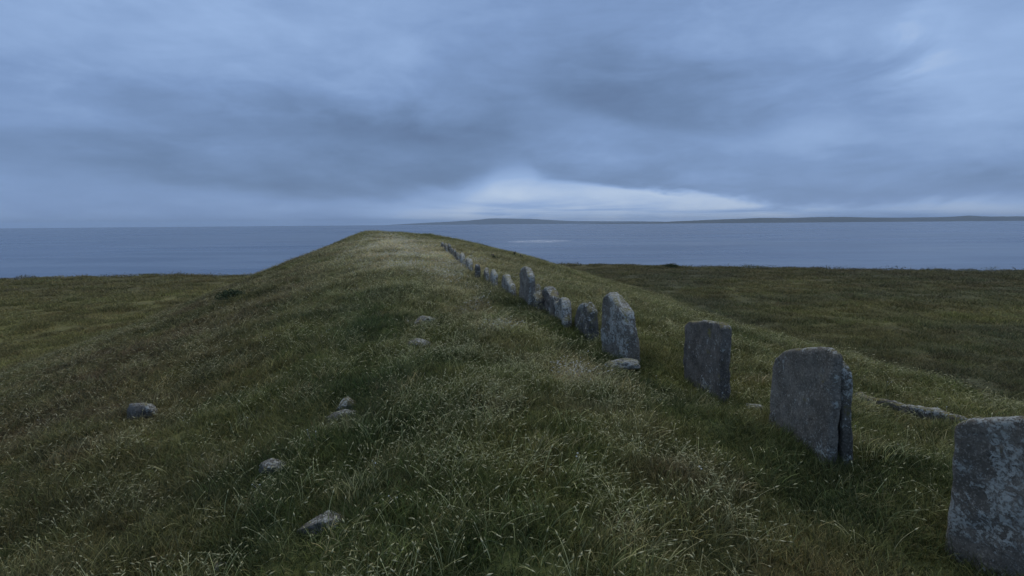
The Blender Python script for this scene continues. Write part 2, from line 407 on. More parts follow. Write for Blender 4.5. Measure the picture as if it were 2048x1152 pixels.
# ------------------------------------------------------------------ low land across the water
def build_far_land():
    m, N, b = mat('far_moorland')
    g = N.n('ShaderNodeNewGeometry').outputs['Position']
    N.set(b.inputs['Base Color'], N.ramp(N.noise(g, .0016, 5, .6), [(.3, (.045, .050, .036)), (.7, (.085, .085, .052))])); b.inputs['Roughness'].default_value = 1
    def land(name, dist, depth, skyline):
        pxs = np.array([p for p, _ in skyline], float); hs = np.array([h for _, h in skyline], float)
        n, k = 160, 14; co = []; f = []
        for i in range(n):
            px = pxs[0] + (pxs[-1]-pxs[0])*i/(n-1); az = math.atan((px-1024)/F)
            h = np.interp(px, pxs, hs)*dist/F/math.cos(az)*1.0
            for j in range(k):
                t = j/(k-1); rr = (dist + depth*(t-.2))/math.cos(az)
                prof = math.sin(math.pi*min(1, max(0, t)))**.8
                hh = h*prof*(1+.10*float(fbm(np.array([px/60.]), np.array([t*3.]), 3)[0]))
                co.append((rr*math.sin(az), rr*math.cos(az), ZS-1.5+hh))
        for i in range(n-1):
            for j in range(k-1): f.append([i*k+j, (i+1)*k+j, (i+1)*k+j+1, i*k+j+1])
        tag(link(name, mesh_np(name, co, f), m=m), kind='structure')
    land('far_island', 26000, 4000, [(770, 0), (820, 2.5), (870, 5), (930, 8), (975, 11), (1010, 11.5), (1060, 10.5), (1110, 7), (1150, 5), (1200, 4.5), (1260, 4), (1320, 3), (1360, 0)])
    land('far_coast', 14000, 3000, [(1150, 0), (1200, 1.2), (1300, 2.5), (1360, 4.5), (1430, 7), (1500, 8.5), (1560, 8.5), (1640, 9.5), (1720, 8.5), (1800, 6.5), (1860, 6.5), (1930, 8), (1990, 7), (2048, 6), (2200, 6.5), (2500, 7), (2700, 0)])
build_far_land()

# ------------------------------------------------------------------ haze over land and water
def build_haze():
    bpy_me = bpy.data.meshes.new('haze'); bm = bmesh.new(); bmesh.ops.create_cube(bm, size=1)
    bm.to_mesh(bpy_me); bm.free()
    o = link('haze', bpy_me); o.scale = (76000, 76000, 320); o.location = (0, 0, -28.5+160)
    m = bpy.data.materials.new('haze'); m.use_nodes = True; t = m.node_tree; t.nodes.clear()
    out = t.nodes.new('ShaderNodeOutputMaterial'); v = t.nodes.new('ShaderNodeVolumePrincipled')
    v.inputs['Color'].default_value = (.64, .81, 1.0, 1); v.inputs['Density'].default_value = 3.5e-5; v.inputs['Anisotropy'].default_value = 0.0
    t.links.new(v.outputs[0], out.inputs['Volume']); bpy_me.materials.append(m)
    tag(o, kind='stuff')
build_haze()

# ------------------------------------------------------------------ stone
def mat_stone(name, base, dark, lichen, gold, crust_amt, gold_amt, seed):
    m, N, b = mat(name)
    tc = N.n('ShaderNodeTexCoord'); mp = N.n('ShaderNodeMapping'); N.set(mp.inputs[0], tc.outputs['Object']); mp.inputs['Location'].default_value = (seed*3.1, seed*1.7, seed)
    p = mp.outputs[0]
    st = N.n('ShaderNodeMapping'); N.set(st.inputs[0], p); st.inputs['Scale'].default_value = (1, 1, .35)
    n1 = N.noise(p, 3.5, 6, .62); n2 = N.noise(st.outputs[0], 14, 5, .7); n3 = N.noise(p, 55, 4, .7)
    c = N.mix(N.smooth(n1, .35, .65), dark, base)
    c = N.mix(N.math('MULTIPLY', N.smooth(n2, .48, .68), .55), c, tuple(v*.45 for v in base))
    c = N.mix(N.math('MULTIPLY', N.smooth(n3, .50, .68), .7), c, tuple(min(1, v*1.9) for v in base))
    c = N.mix(N.math('MULTIPLY', N.smooth(N.noise(p, 24, 4, .75), .54, .66), .75), c, tuple(v*.35 for v in base))
    gm = N.n('ShaderNodeNewGeometry'); sp = N.n('ShaderNodeSeparateXYZ'); N.set(sp.inputs[0], gm.outputs['Normal'])
    upf = N.smooth(sp.outputs[2], .05, .8)
    # pale crust lichen, in scabs
    vor = N.n('ShaderNodeTexVoronoi', feature='SMOOTH_F1'); N.set(vor.inputs['Vector'], N.vmath('ADD', p, N.vmath('SCALE', N.n('ShaderNodeTexNoise').outputs['Color'], scale=0.0)))
    vor.inputs['Scale'].default_value = 11
    edge = N.smooth(gm.outputs['Pointiness'], .50, .58)
    cr = N.math('ADD', N.math('ADD', N.math('MULTIPLY', N.noise(p, 15, 6, .72, .8), .62), N.math('MULTIPLY', N.noise(p, 3.0, 3, .5), .40)), N.math('ADD', N.math('MULTIPLY', upf, .06), N.math('MULTIPLY', edge, .05)))
    crm = N.math('MULTIPLY', N.smooth(cr, .590-.075*crust_amt, .615-.075*crust_amt), N.smooth(N.noise(p, 38, 4, .7), .36, .56))
    c = N.mix(N.math('MULTIPLY', crm, .9), c, lichen)
    spk = N.smooth(N.noise(p, 26, 3, .6), .66, .72)
    c = N.mix(N.math('MULTIPLY', spk, .7), c, tuple(min(1, v*1.25) for v in lichen))
    gd = N.math('ADD', N.noise(p, 5.5, 5, .7, .4), N.math('MULTIPLY', upf, .16))
    gdm = N.math('MULTIPLY', N.smooth(gd, .66-.12*gold_amt, .74-.12*gold_amt), N.smooth(N.noise(p, 30, 4, .7), .40, .55))
    c = N.mix(N.math('MULTIPLY', gdm, .85), c, gold)
    N.set(b.inputs['Base Color'], c); b.inputs['Roughness'].default_value = .9; b.inputs['Specular IOR Level'].default_value = .2
    bp = N.n('ShaderNodeBump'); bp.inputs['Strength'].default_value = 1.0; bp.inputs['Distance'].default_value = .020
    hh = N.math('ADD', N.math('MULTIPLY', N.noise(p, 42, 6, .72), 1.0), N.math('ADD', N.math('MULTIPLY', n2, .8), N.math('MULTIPLY', crm, .25)))
    N.set(bp.inputs['Height'], hh); N.set(b.inputs['Normal'], bp.outputs[0])
    return m
GREY, DARK, LICH, GOLD = (.235, .212, .170), (.125, .112, .088), (.50, .51, .45), (.200, .175, .050)
M_ST = [mat_stone('lichened_sandstone', GREY, DARK, LICH, GOLD, 0.0, .25, 1), mat_stone('crusted_sandstone', GREY, DARK, LICH, GOLD, .9, .35, 2),
        mat_stone('dark_sandstone', (.185, .165, .135), (.095, .084, .068), LICH, GOLD, .15, .45, 3), mat_stone('mossy_sandstone', (.150, .140, .115), (.075, .068, .055), LICH, (.135, .118, .040), .5, 1.0, 4),
        mat_stone('pale_boulder', (.155, .145, .122), (.085, .078, .066), LICH, GOLD, .2, 0.0, 5)]

FOOT = []   # footprints of stones: cx, cy, ux, uy, half length, half thickness
def slab_mesh(name, L, T, Hn, Hf, mid, seed, step, rad=.035, rough=1.0, taper=(0, 0), bury=.25, lean=0.0, notch=None):
    """upright slab. local x: 0 (near end) .. L (far end); y: 0 (left face) .. T; z up.  Hn/Hf = heights at the ends,
    mid = [(u, height)...] along the top; taper = narrowing at the top of the near and far ends"""
    us = [0]+[u for u, _ in mid]+[1]; hs = [Hn]+[h for _, h in mid]+[Hf]
    Hm = max(hs); h = np.array([L/2, T/2, (Hm+bury)/2])
    n = [max(2, int(round(2*q/step))) for q in h]; n[1] = max(n[1], 3)
    bm = bmesh.new(); vs = {}
    def V(i, j, k):
        key = (i, j, k)
        if key in vs: return vs[key]
        p = np.array([-1+2*i/n[0], -1+2*j/n[1], -1+2*k/n[2]])*h
        inner = np.clip(p, -(h-rad), h-rad); dlt = p-inner; l = np.linalg.norm(dlt)
        if l > 1e-9: p = inner + dlt/l*rad
        vs[key] = bm.verts.new(p); return vs[key]
    for i in range(n[0]):
        for j in range(n[1]):
            bm.faces.new((V(i, j, 0), V(i, j+1, 0), V(i+1, j+1, 0), V(i+1, j, 0))); bm.faces.new((V(i, j, n[2]), V(i+1, j, n[2]), V(i+1, j+1, n[2]), V(i, j+1, n[2])))
    for i in range(n[0]):
        for k in range(n[2]):
            bm.faces.new((V(i, 0, k), V(i+1, 0, k), V(i+1, 0, k+1), V(i, 0, k+1))); bm.faces.new((V(i, n[1], k), V(i, n[1], k+1), V(i+1, n[1], k+1), V(i+1, n[1], k)))
    for j in range(n[1]):
        for k in range(n[2]):
            bm.faces.new((V(0, j, k), V(0, j, k+1), V(0, j+1, k+1), V(0, j+1, k))); bm.faces.new((V(n[0], j, k), V(n[0], j+1, k), V(n[0], j+1, k+1), V(n[0], j, k+1)))
    sx, sy, sz = seed*7.3, seed*3.9, seed*5.1
    for v in bm.verts:
        u = (v.co.x+L/2)/L; w = (v.co.z+h[2])/(2*h[2])          # 0 bottom .. 1 top
        top = float(np.interp(u, us, hs)); z = -bury + w*(top+bury)
        e = max(0, z/Hm)
        uu = u*(1-taper[0]*e**1.6-taper[1]*e**1.6) + taper[0]*e**1.6
        x = uu*L; y = (v.co.y+T/2) + lean*z
        q = Vector((x+sx, y+sy, z+sz))
        x += rough*.020*mnoise.noise(q*4.0) ; z += rough*.030*mnoise.noise(q*3.1+Vector((9, 0, 0)))*min(1, max(0, z*4))
        y += rough*(.022*mnoise.noise(q*2.6+Vector((0, 5, 0)))+.010*mnoise.noise(q*9))
        v.co = (x, y, z)
    bm.normal_update()
    for v in bm.verts:
        q = v.co + Vector((sx, sy, sz))
        r1 = mnoise.noise(q*7.0); r2 = mnoise.noise(Vector((q.x*16, q.y*16, q.z*9))); r3 = mnoise.noise(q*30)
        ridge = 1-abs(mnoise.noise(Vector((q.x*3.5, q.y*9, q.z*5))))*2
        v.co += v.normal*rough*(.014*r1+.008*r2+.004*r3-.012*max(0, ridge-.55))
    if notch:
        for v in bm.verts:
            for (nx, nz, nr, dep) in notch:
                q = ((v.co.x-nx)**2+(v.co.z-nz)**2)/nr**2
                if q < 4: v.co.z -= dep*math.exp(-q)
    me = bpy.data.meshes.new(name); bm.to_mesh(me); bm.free()
    me.polygons.foreach_set('use_smooth', [True]*len(me.polygons)); return me
def place(o, A, B, T):
    u = np.array(B[:2])-np.array(A[:2]); L = float(np.linalg.norm(u)); u /= L
    o.location = (A[0], A[1], min(A[2], B[2])); o.rotation_euler = (0, 0, math.atan2(u[1], u[0]))
    c = (np.array(A[:2])+np.array(B[:2]))/2 + np.array([u[1], -u[0]])*T/2
    FOOT.append((c[0], c[1], u[0], u[1], L/2, T/2)); return L
class Stone: pass
def stone(label, near, far, T, near_top, far_top, mid=(), seed=1, m=0, group='stones of the row along the mound', name='standing_stone', cat='standing stone', minL=.16, whole=False, **kw):
    """near/far = picture points of the left face's two feet, *_top = picture rows of the face's top corners;
    whole = the span given is that of the whole stone, its right end included"""
    A = ground_at(*near)
    if whole:
        D = float(np.hypot(*A[:2])); near = (max(near[0]-T*.6*F/D, far[0]+1), near[1]); A = ground_at(*near)
    B = ground_at(*far); z0 = min(A[2], B[2])
    L = float(np.hypot(*(B[:2]-A[:2])))
    if L < minL:
        dr = np.array([SK, 1])*CA; B = A.copy(); B[:2] += dr*minL; B[2] = A[2]; L = minL
    hn = top_of(A, near_top)+A[2]-z0; hf = top_of(B, far_top)+B[2]-z0
    ml = [(u, (hn+(hf-hn)*u)+dz) for u, dz in mid]
    D = float(np.hypot(*A[:2])); step = max(.022, D*.0045)
    me = slab_mesh(name, L, T, hn, hf, ml, seed, step, **kw)
    for v in me.vertices: v.co.y = -v.co.y
    me.flip_normals()
    o = link(name, me, m=M_ST[m]); place(o, (A[0], A[1], z0), (B[0], B[1], z0), T)
    tag(o, label, cat, group)
    return o, A, B

stone('big grey slab cut off by the right edge of the picture', (2220, 1270), (1881, 1098), .20, 850, 850, [(.12, .03), (.5, .05), (.90, .05), (.96, .03)], 1, 1, rad=.045, rough=.55)
# the split slab: front leaf and back leaf with the crack between them
root = bpy.data.objects.new('standing_stone', None); C.objects.link(root)
o1, A1, B1 = stone('x', (1654, 938), (1535, 850), .09, 712, 732, [(.05, .055), (.13, .10), (.3, .115), (.6, .145), (.8, .145), (.92, .09)], 2, 0, name='front_leaf', rad=.045, rough=.5)
root.location = o1.location; root.rotation_euler = o1.rotation_euler
L1 = float(np.hypot(*(B1[:2]-A1[:2])))
hA = top_of(A1, 688)
me2 = slab_mesh('back_leaf', L1*.93, .09, hA*.84, hA*.55, [(.05, hA*.89), (.12, hA*.92), (.25, hA*.93), (.5, hA*.86), (.8, hA*.7)], 12, .022, rad=.03, rough=.7, lean=-.075)
for v in me2.vertices: v.co.y = -v.co.y - .135; v.co.x -= .01
me2.flip_normals()
o2 = link('back_leaf', me2, m=M_ST[3])
for o in (o1, o2):
    o.parent = root; o.location = (0, 0, 0); o.rotation_euler = (0, 0, 0)
    for k in ('category', 'group', 'label'):
        if k in o: del o[k]
FOOT.append((*(FOOT[-1][:5]), .13))
tag(root, 'broad grey slab with a vertical crack at its right end and white lichen low down', 'standing stone', 'stones of the row along the mound')
stone('upright flat-topped slab alone between the cracked slab and the tall rounded stone', (1438, 806), (1366, 757), .13, 656, 652, [(.10, .06), (.5, .085), (.86, .09), (.95, .05)], 3, 2, rad=.03, rough=.7)
stone('tall tapering stone with rounded top and pale crusty lichen, small flat rock at its foot', (1256, 730), (1199, 703), .24, 628, 598, [(.2, .05), (.5, .14), (.75, .18), (.9, .10)], 4, 1, rad=.075, taper=(.34, .04), minL=.42)
stone('short dark stone with mossy broken cap just left of the tall rounded stone', (1180, 687), (1147, 652), .20, 622, 622, [(.3, .14), (.6, .17), (.85, .10)], 5, 3, rad=.06, rough=1.5, taper=(.10, .08))
stone('low ragged grey stub at the right end of the jagged clump of stones', (1128, 656), (1106, 632), .20, 608, 604, [(.3, .10), (.6, .04)], 6, 1, rad=.06, rough=2.0, minL=.4, taper=(.2, .1))
stone('jagged dark peaked stone in the middle of the jagged clump of stones', (1106, 642), (1083, 618), .22, 596, 580, [(.25, .02), (.5, .16), (.75, .10)], 7, 2, rad=.06, rough=2.2, minL=.45, taper=(.2, .1))
stone('low broken mossy stone leaning on the right side of the tall two-pieced slab', (1074, 624), (1055, 606), .24, 598, 574, [(.4, .02), (.7, .16)], 8, 3, rad=.07, rough=2.0, minL=.45, taper=(.15, .1))
stone('tall thin grey slab with peaked top near the middle of the row', (1059, 617), (1037, 598), .19, 552, 545, [(.35, .17), (.6, .19), (.8, .12)], 9, 0, rad=.05, taper=(.14, .10), rough=1.1)
R = dict(whole=True)
stone('lone grey stone with sloping right shoulder, first left of the tall peaked slab', (1028, 595), (1003, 578), .18, 570, 550, [(.4, .08), (.75, .10)], 10, 1, rad=.06, taper=(.22, .06), rough=1.3, **R)
stone('right stone of the close pair with pale lichen, just left of the lone sloping stone', (993, 577), (980, 566), .15, 549, 543, [(.5, .14)], 11, 1, rad=.06, taper=(.2, .12), rough=1.2, **R)
stone('left stone of the close pair, slimmer than its neighbour', (976.5, 567), (968, 558), .13, 545, 540, [(.5, .12)], 12, 0, rad=.05, taper=(.18, .1), rough=1.2, **R)
stone('pale-topped square stone standing alone left of the close pair', (959.5, 560), (948, 552), .17, 532, 530, [(.5, .06)], 13, 4, rad=.05, rough=1.2, taper=(.06, .06), **R)
stone('grey stone with a notched top, left of the pale-topped square stone', (944, 545), (931, 536), .16, 523, 520, [(.3, .08), (.5, .02), (.75, .10)], 14, 1, rad=.05, rough=1.3, taper=(.12, .1), **R)
stone('lichen-speckled stone at the front of the crowded far group', (928, 533), (919, 526), .16, 511, 508, [(.5, .08)], 15, 1, rad=.05, rough=1.5, taper=(.15, .1), **R)
stone('mossy stone half hidden behind the lichen-speckled one of the far group', (919, 526), (912, 520), .15, 509, 506, [(.5, .06)], 16, 3, rad=.05, rough=1.4, taper=(.15, .1), **R)
stone('narrow dark upright stone left of the mossy one of the far group', (911.5, 520), (906, 515), .13, 501, 499, [(.5, .08)], 17, 2, rad=.04, taper=(.15, .1), **R)
stone('slim pale stone at the left end of the far group', (905.5, 512), (901.5, 508), .10, 499, 497, [(.5, .06)], 18, 4, rad=.04, taper=(.15, .1), **R)
stone('dark stone of the last but one pair, its right half', (901, 507), (895.5, 504), .14, 490, 488, [(.5, .10)], 19, 2, rad=.05, taper=(.2, .1), **R)
stone('grey stone of the last but one pair, its left half', (895, 506), (888.5, 502), .14, 491, 488, [(.5, .10)], 20, 0, rad=.05, taper=(.2, .1), **R)
stone('farthest stone of the row, small dark and rounded below the summit', (888, 497), (881, 494), .16, 489, 486, [(.5, .15)], 21, 2, rad=.06, taper=(.25, .15), **R)

# fallen and half buried rocks
def rock(label, px, py, wpx, hpx, flat=.5, seed=1, m=4, name='half_buried_rock', turn=0.3, sink=.35, squash=.7, group='rocks half buried in the turf'):
    G = ground_at(px, py + hpx*.35); D = float(np.linalg.norm(G-np.array([0, 0, ZC]))); w = wpx/F*D/2
    bm = bmesh.new(); bmesh.ops.create_icosphere(bm, subdivisions=5 if D < 7 else 4, radius=1)
    hgt = flat*w; RR = random.Random(seed); facets = []
    for _ in range(7):
        fv = Vector((RR.uniform(-1, 1), RR.uniform(-1, 1), RR.uniform(-.1, 1))).normalized(); facets.append((fv.x, fv.y, fv.z, RR.uniform(.55, .85)))
    for v in bm.verts:
        n = v.co.copy(); q = n + Vector((seed*4.3, seed*1.9, seed))
        r = 1+.22*mnoise.noise(q*1.3)+.10*mnoise.noise(q*3.1)+.04*mnoise.noise(q*8)+.018*mnoise.noise(q*19)
        f = max(abs(n.x), abs(n.y), abs(n.z)); r *= (1-.25) + .25/f*.8
        v.co = Vector((n.x*w*r, n.y*w*squash*r, n.z*hgt*r))
        for (fx, fy, fz, fd) in facets: 
            k = v.co.x/w*fx + v.co.y/w*fy + v.co.z/hgt*fz - fd
            if k > 0: v.co -= Vector((fx*w, fy*w, fz*hgt))*k*.8
    me = bpy.data.meshes.new(name); bm.to_mesh(me); bm.free(); me.polygons.foreach_set('use_smooth', [True]*len(me.polygons))
    o = link(name, me, m=M_ST[m]); o.location = (G[0], G[1], G[2]+hgt*(1-2*sink)); o.rotation_euler = (random.uniform(-.1, .1), random.uniform(-.1, .1), turn)
    FOOT.append((G[0], G[1], math.cos(turn), math.sin(turn), w*.6, w*squash*.55)); tag(o, label, 'rock', group); return o
rock('flat grey rock lying at the foot of the tall rounded stone', 1240, 727, 80, 22, .30, 1, 1, turn=-.15, sink=.22)
rock('grey rock alone on the left slope', 288, 819, 50, 30, .75, 2, 4, turn=.25, sink=.36)
rock('rounded mossy boulder poking up above a flat slab in the hollow', 697, 812, 44, 32, .9, 3, 3, turn=.2, sink=.28)
rock('flat slab edge just below the rounded mossy boulder', 695, 833, 74, 16, .36, 4, 4, turn=.35, sink=.26, squash=.5)
rock('pale rock half overgrown on the slope between the boulder and the near flat rock', 549, 923, 54, 28, .5, 5, 4, turn=.4, sink=.48)
rock('flat grey rock nearest the bottom of the picture among dry grass', 654, 1036, 100, 38, .42, 6, 4, turn=.1, sink=.50, squash=.55)
rock('small stone almost buried at the bottom edge of the picture', 438, 1130, 30, 16, .5, 7, 4, turn=.5, sink=.42)
rock('bare flat stone under the dark turf lip on the crest', 850, 644, 50, 18, .50, 8, 4, turn=.2, sink=.22)
rock('worn flat stone in the grass midway between turf lip and boulder', 836, 691, 56, 18, .50, 9, 4, turn=.1, sink=.22)
rock('thin broken slab lying beside the foot of the cracked slab', 1516, 813, 50, 18, .3, 10, 1, turn=-.5, sink=.36, squash=.45)
# the low kerb slab running behind the cracked slab
o, A, B = stone('long low kerb slab, half turfed over, running between the cracked slab and the nearest stone', (1925, 858), (1706, 802), .12, 836, 784, [(.2, .01), (.5, -.01), (.8, -.01)], 31, 2, group='rocks half buried in the turf', name='kerb_stone', cat='kerb stone', rad=.04, rough=1.5)

# ------------------------------------------------------------------ grass
def blades(n, rad, hmin, hmax, wid, lean, curl, seed, wind=(.5, .1), segs=3, head=None, kind=0.0):
    """a patch of n ribbon blades; head=(length, width) puts a seed spindle on the tip"""
    R = np.random.default_rng(seed); co = []; fs = []; at = []
    for b in range(n):
        a = R.uniform(0, 2*np.pi); q = rad*math.sqrt(R.uniform()); bx, by = q*math.cos(a), q*math.sin(a)
        h = R.uniform(hmin, hmax); th = R.uniform(0, 2*np.pi)
        dx, dy = lean*math.cos(th)+wind[0]*R.uniform(.3, 1), lean*math.sin(th)+wind[1]*R.uniform(.3, 1)
        cu = curl*R.uniform(.4, 1.4); sa = R.uniform(0, 2*np.pi); sxx, syy = math.cos(sa), math.sin(sa); w = wid*R.uniform(.6, 1.4); rnd = R.uniform()
        pts = []; x = y = z = 0.0; el = 1.0
        base = len(co)
        for s in range(segs+1):
            t = s/segs; pts.append((bx+x, by+y, z)); k = (dx*(.35+cu*t*1.6), dy*(.35+cu*t*1.6), max(.12, 1-cu*t*.9)); l = math.sqrt(k[0]**2+k[1]**2+k[2]**2)
            x += k[0]/l*h/segs; y += k[1]/l*h/segs; z += k[2]/l*h/segs
        for s, p in enumerate(pts):
            t = s/segs; ww = w*(1-.75*t) if not head else w*.6
            co.append((p[0]-sxx*ww/2, p[1]-syy*ww/2, p[2])); co.append((p[0]+sxx*ww/2, p[1]+syy*ww/2, p[2])); at += [(t, rnd, kind)]*2
            if s: i = base+2*s; fs.append((i-2, i-1, i+1, i))
        if head:
            p0 = np.array(pts[-1]); dv = np.array(pts[-1])-np.array(pts[-2]); dv /= np.linalg.norm(dv); hl = head[0]*R.uniform(.6, 1.3); hw = head[1]*R.uniform(.7, 1.3)
            e1 = np.cross(dv, [.3, .2, .9]); e1 /= np.linalg.norm(e1); e2 = np.cross(dv, e1); i = len(co)
            co.append(tuple(p0-dv*.1*hl)); m_ = p0+dv*hl*.4
            for k in range(4): an = k*math.pi/2; co.append(tuple(m_+(e1*math.cos(an)+e2*math.sin(an))*hw/2))
            co.append(tuple(p0+dv*hl)); at += [(1, rnd, 1.0)]*6
            for k in range(4): fs.append((i, i+1+k, i+1+(k+1) % 4)); fs.append((i+5, i+1+(k+1) % 4, i+1+k))
    me = mesh_np('grass_patch', co, fs); ca = me.color_attributes.new('blade', 'FLOAT_COLOR', 'POINT')
    ca.data.foreach_set('color', np.concatenate([np.array(at), np.ones((len(at), 1))], 1).ravel()); return me

def mat_grass():
    m, N, b = mat('grass')
    ti = N.n('ShaderNodeAttribute', attribute_name='tint', attribute_type='INSTANCER'); bl = N.n('ShaderNodeAttribute', attribute_name='blade')
    sp = N.n('ShaderNodeSeparateColor'); N.set(sp.inputs[0], bl.outputs['Color']); along, rnd, kind = sp.outputs
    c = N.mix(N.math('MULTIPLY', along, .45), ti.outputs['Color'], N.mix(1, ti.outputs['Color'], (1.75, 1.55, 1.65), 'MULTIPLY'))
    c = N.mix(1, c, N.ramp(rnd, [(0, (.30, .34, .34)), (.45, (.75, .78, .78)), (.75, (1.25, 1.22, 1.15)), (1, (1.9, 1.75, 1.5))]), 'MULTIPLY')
    c = N.mix(N.math('MULTIPLY', N.smooth(rnd, .80, .97), .55), c, (.24, .20, .11))
    c = N.mix(N.math('MULTIPLY', kind, .75), c, N.mix(rnd, (.36, .33, .16), (.68, .64, .42)))
    c = N.mix(N.math('MULTIPLY', N.math('GREATER_THAN', N.n('ShaderNodeAttribute', attribute_name='tint', attribute_type='INSTANCER').outputs['Fac'], .6), kind), c, (.72, .74, .70))
    N.set(b.inputs['Base Color'], c); b.inputs['Roughness'].default_value = .65; b.inputs['Specular IOR Level'].default_value = .2
    tr = N.n('ShaderNodeBsdfTranslucent'); N.set(tr.inputs[0], c); mx = N.n('ShaderNodeMixShader'); mx.inputs[0].default_value = .3
    t = m.node_tree; t.links.new(b.outputs[0], mx.inputs[1]); t.links.new(tr.outputs[0], mx.inputs[2]); t.links.new(mx.outputs[0], t.nodes['Material Output'].inputs[0])
    return m
M_GRASS = mat_grass()
def kit(name, meshes):
    col = bpy.data.collections.new(name)                       # never linked to the scene: only the pattern for the scatter
    for i, me in enumerate(meshes):
        me.materials.append(M_GRASS); col.objects.link(bpy.data.objects.new('%s_pattern_%d' % (name, i), me))
    return col
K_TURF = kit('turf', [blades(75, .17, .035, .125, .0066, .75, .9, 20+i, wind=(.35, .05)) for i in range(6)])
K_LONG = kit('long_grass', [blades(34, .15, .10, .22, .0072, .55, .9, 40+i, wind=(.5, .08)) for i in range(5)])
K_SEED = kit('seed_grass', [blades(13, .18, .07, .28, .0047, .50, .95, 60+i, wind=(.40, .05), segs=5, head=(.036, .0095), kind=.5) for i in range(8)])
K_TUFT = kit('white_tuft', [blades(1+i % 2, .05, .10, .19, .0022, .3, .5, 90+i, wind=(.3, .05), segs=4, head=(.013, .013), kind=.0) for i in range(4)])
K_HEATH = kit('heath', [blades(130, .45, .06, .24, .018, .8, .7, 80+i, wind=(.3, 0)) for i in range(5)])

def gn_scatter(name, col):
    ng = bpy.data.node_groups.new(name, 'GeometryNodeTree'); ng.interface.new_socket('Geometry', in_out='INPUT', socket_type='NodeSocketGeometry'); ng.interface.new_socket('Geometry', in_out='OUTPUT', socket_type='NodeSocketGeometry')
    n = ng.nodes; gi, go = n.new('NodeGroupInput'), n.new('NodeGroupOutput')
    ci = n.new('GeometryNodeCollectionInfo'); ci.inputs['Collection'].default_value = col; ci.inputs['Separate Children'].default_value = True; ci.inputs['Reset Children'].default_value = True
    ip = n.new('GeometryNodeInstanceOnPoints'); ip.inputs['Pick Instance'].default_value = True
    def na(nm, typ): q = n.new('GeometryNodeInputNamedAttribute'); q.data_type = typ; q.inputs['Name'].default_value = nm; return q.outputs['Attribute']
    L = ng.links.new; L(gi.outputs[0], ip.inputs['Points']); L(ci.outputs[0], ip.inputs['Instance']); L(na('pick', 'INT'), ip.inputs['Instance Index'])
    L(na('rot', 'FLOAT_VECTOR'), ip.inputs['Rotation']); L(na('scl', 'FLOAT_VECTOR'), ip.inputs['Scale']); L(ip.outputs[0], go.inputs[0]); return ng
def scatter(name, col, x, y, sxy, sz, tint, spin=1.0):
    z = height(x, y); e = .12; gx = (height(x+e, y)-height(x-e, y))/(2*e); gy = (height(x, y+e)-height(x, y-e))/(2*e)
    n = len(x); me = bpy.data.meshes.new(name); me.vertices.add(n); me.vertices.foreach_set('co', np.stack([x, y, z-.006], -1).ravel())
    rz = RNG.uniform(-math.pi, math.pi, n)*spin
    # tilt to a blend of plumb and the slope
    k = .7; rx = np.arctan(gy*k); ry = -np.arctan(gx*k)
    # euler XYZ = Rz*Ry*Rx, so turn the tilt into the spun frame
    c, s = np.cos(rz), np.sin(rz)
    rot = np.stack([rx*c+ry*s, ry*c-rx*s, rz], -1)
    def A(nm, typ, dat, key): a = me.attributes.new(nm, typ, 'POINT'); a.data.foreach_set(key, np.ascontiguousarray(dat).ravel())
    A('rot', 'FLOAT_VECTOR', rot, 'vector'); A('scl', 'FLOAT_VECTOR', np.stack([sxy, sxy, sz], -1), 'vector')
    A('pick', 'INT', RNG.integers(0, len(col.objects), n).astype(np.int32), 'value'); A('tint', 'FLOAT_COLOR', np.concatenate([tint, np.ones((n, 1))], 1), 'color')
    o = link(name, me); md = o.modifiers.new('scatter', 'NODES'); md.node_group = gn_scatter(name, col); tag(o, kind='stuff'); return o

def points(dens, rmin, rmax, grow, a0=-72, a1=72, keep=None):
    """random points around the viewer's standing place, thinning out (and growing) with distance"""
    r = np.geomspace(rmin, rmax, 60); out = []
    for i in range(59):
        rm = .5*(r[i]+r[i+1]); s = grow(rm); n = RNG.poisson(dens/s**2*math.radians(a1-a0)/2*(r[i+1]**2-r[i]**2))
        rr = np.sqrt(RNG.uniform(r[i]**2, r[i+1]**2, n)); a = np.radians(RNG.uniform(a0, a1, n)); out.append(np.stack([rr*np.sin(a), rr*np.cos(a)], -1))
    p = np.concatenate(out); return p[:, 0], p[:, 1]
def clear_of_stones(x, y, mar):
    ok = np.ones(len(x), bool)
    for (cx, cy, ux, uy, hl, ht) in FOOT:
        a = (x-cx)*ux+(y-cy)*uy; b = -(x-cx)*uy+(y-cy)*ux
        ok &= ~((np.abs(a) < hl+mar) & (np.abs(b) < ht+mar))
    return ok
def pick(mask, *arr): return [a[mask] for a in arr]

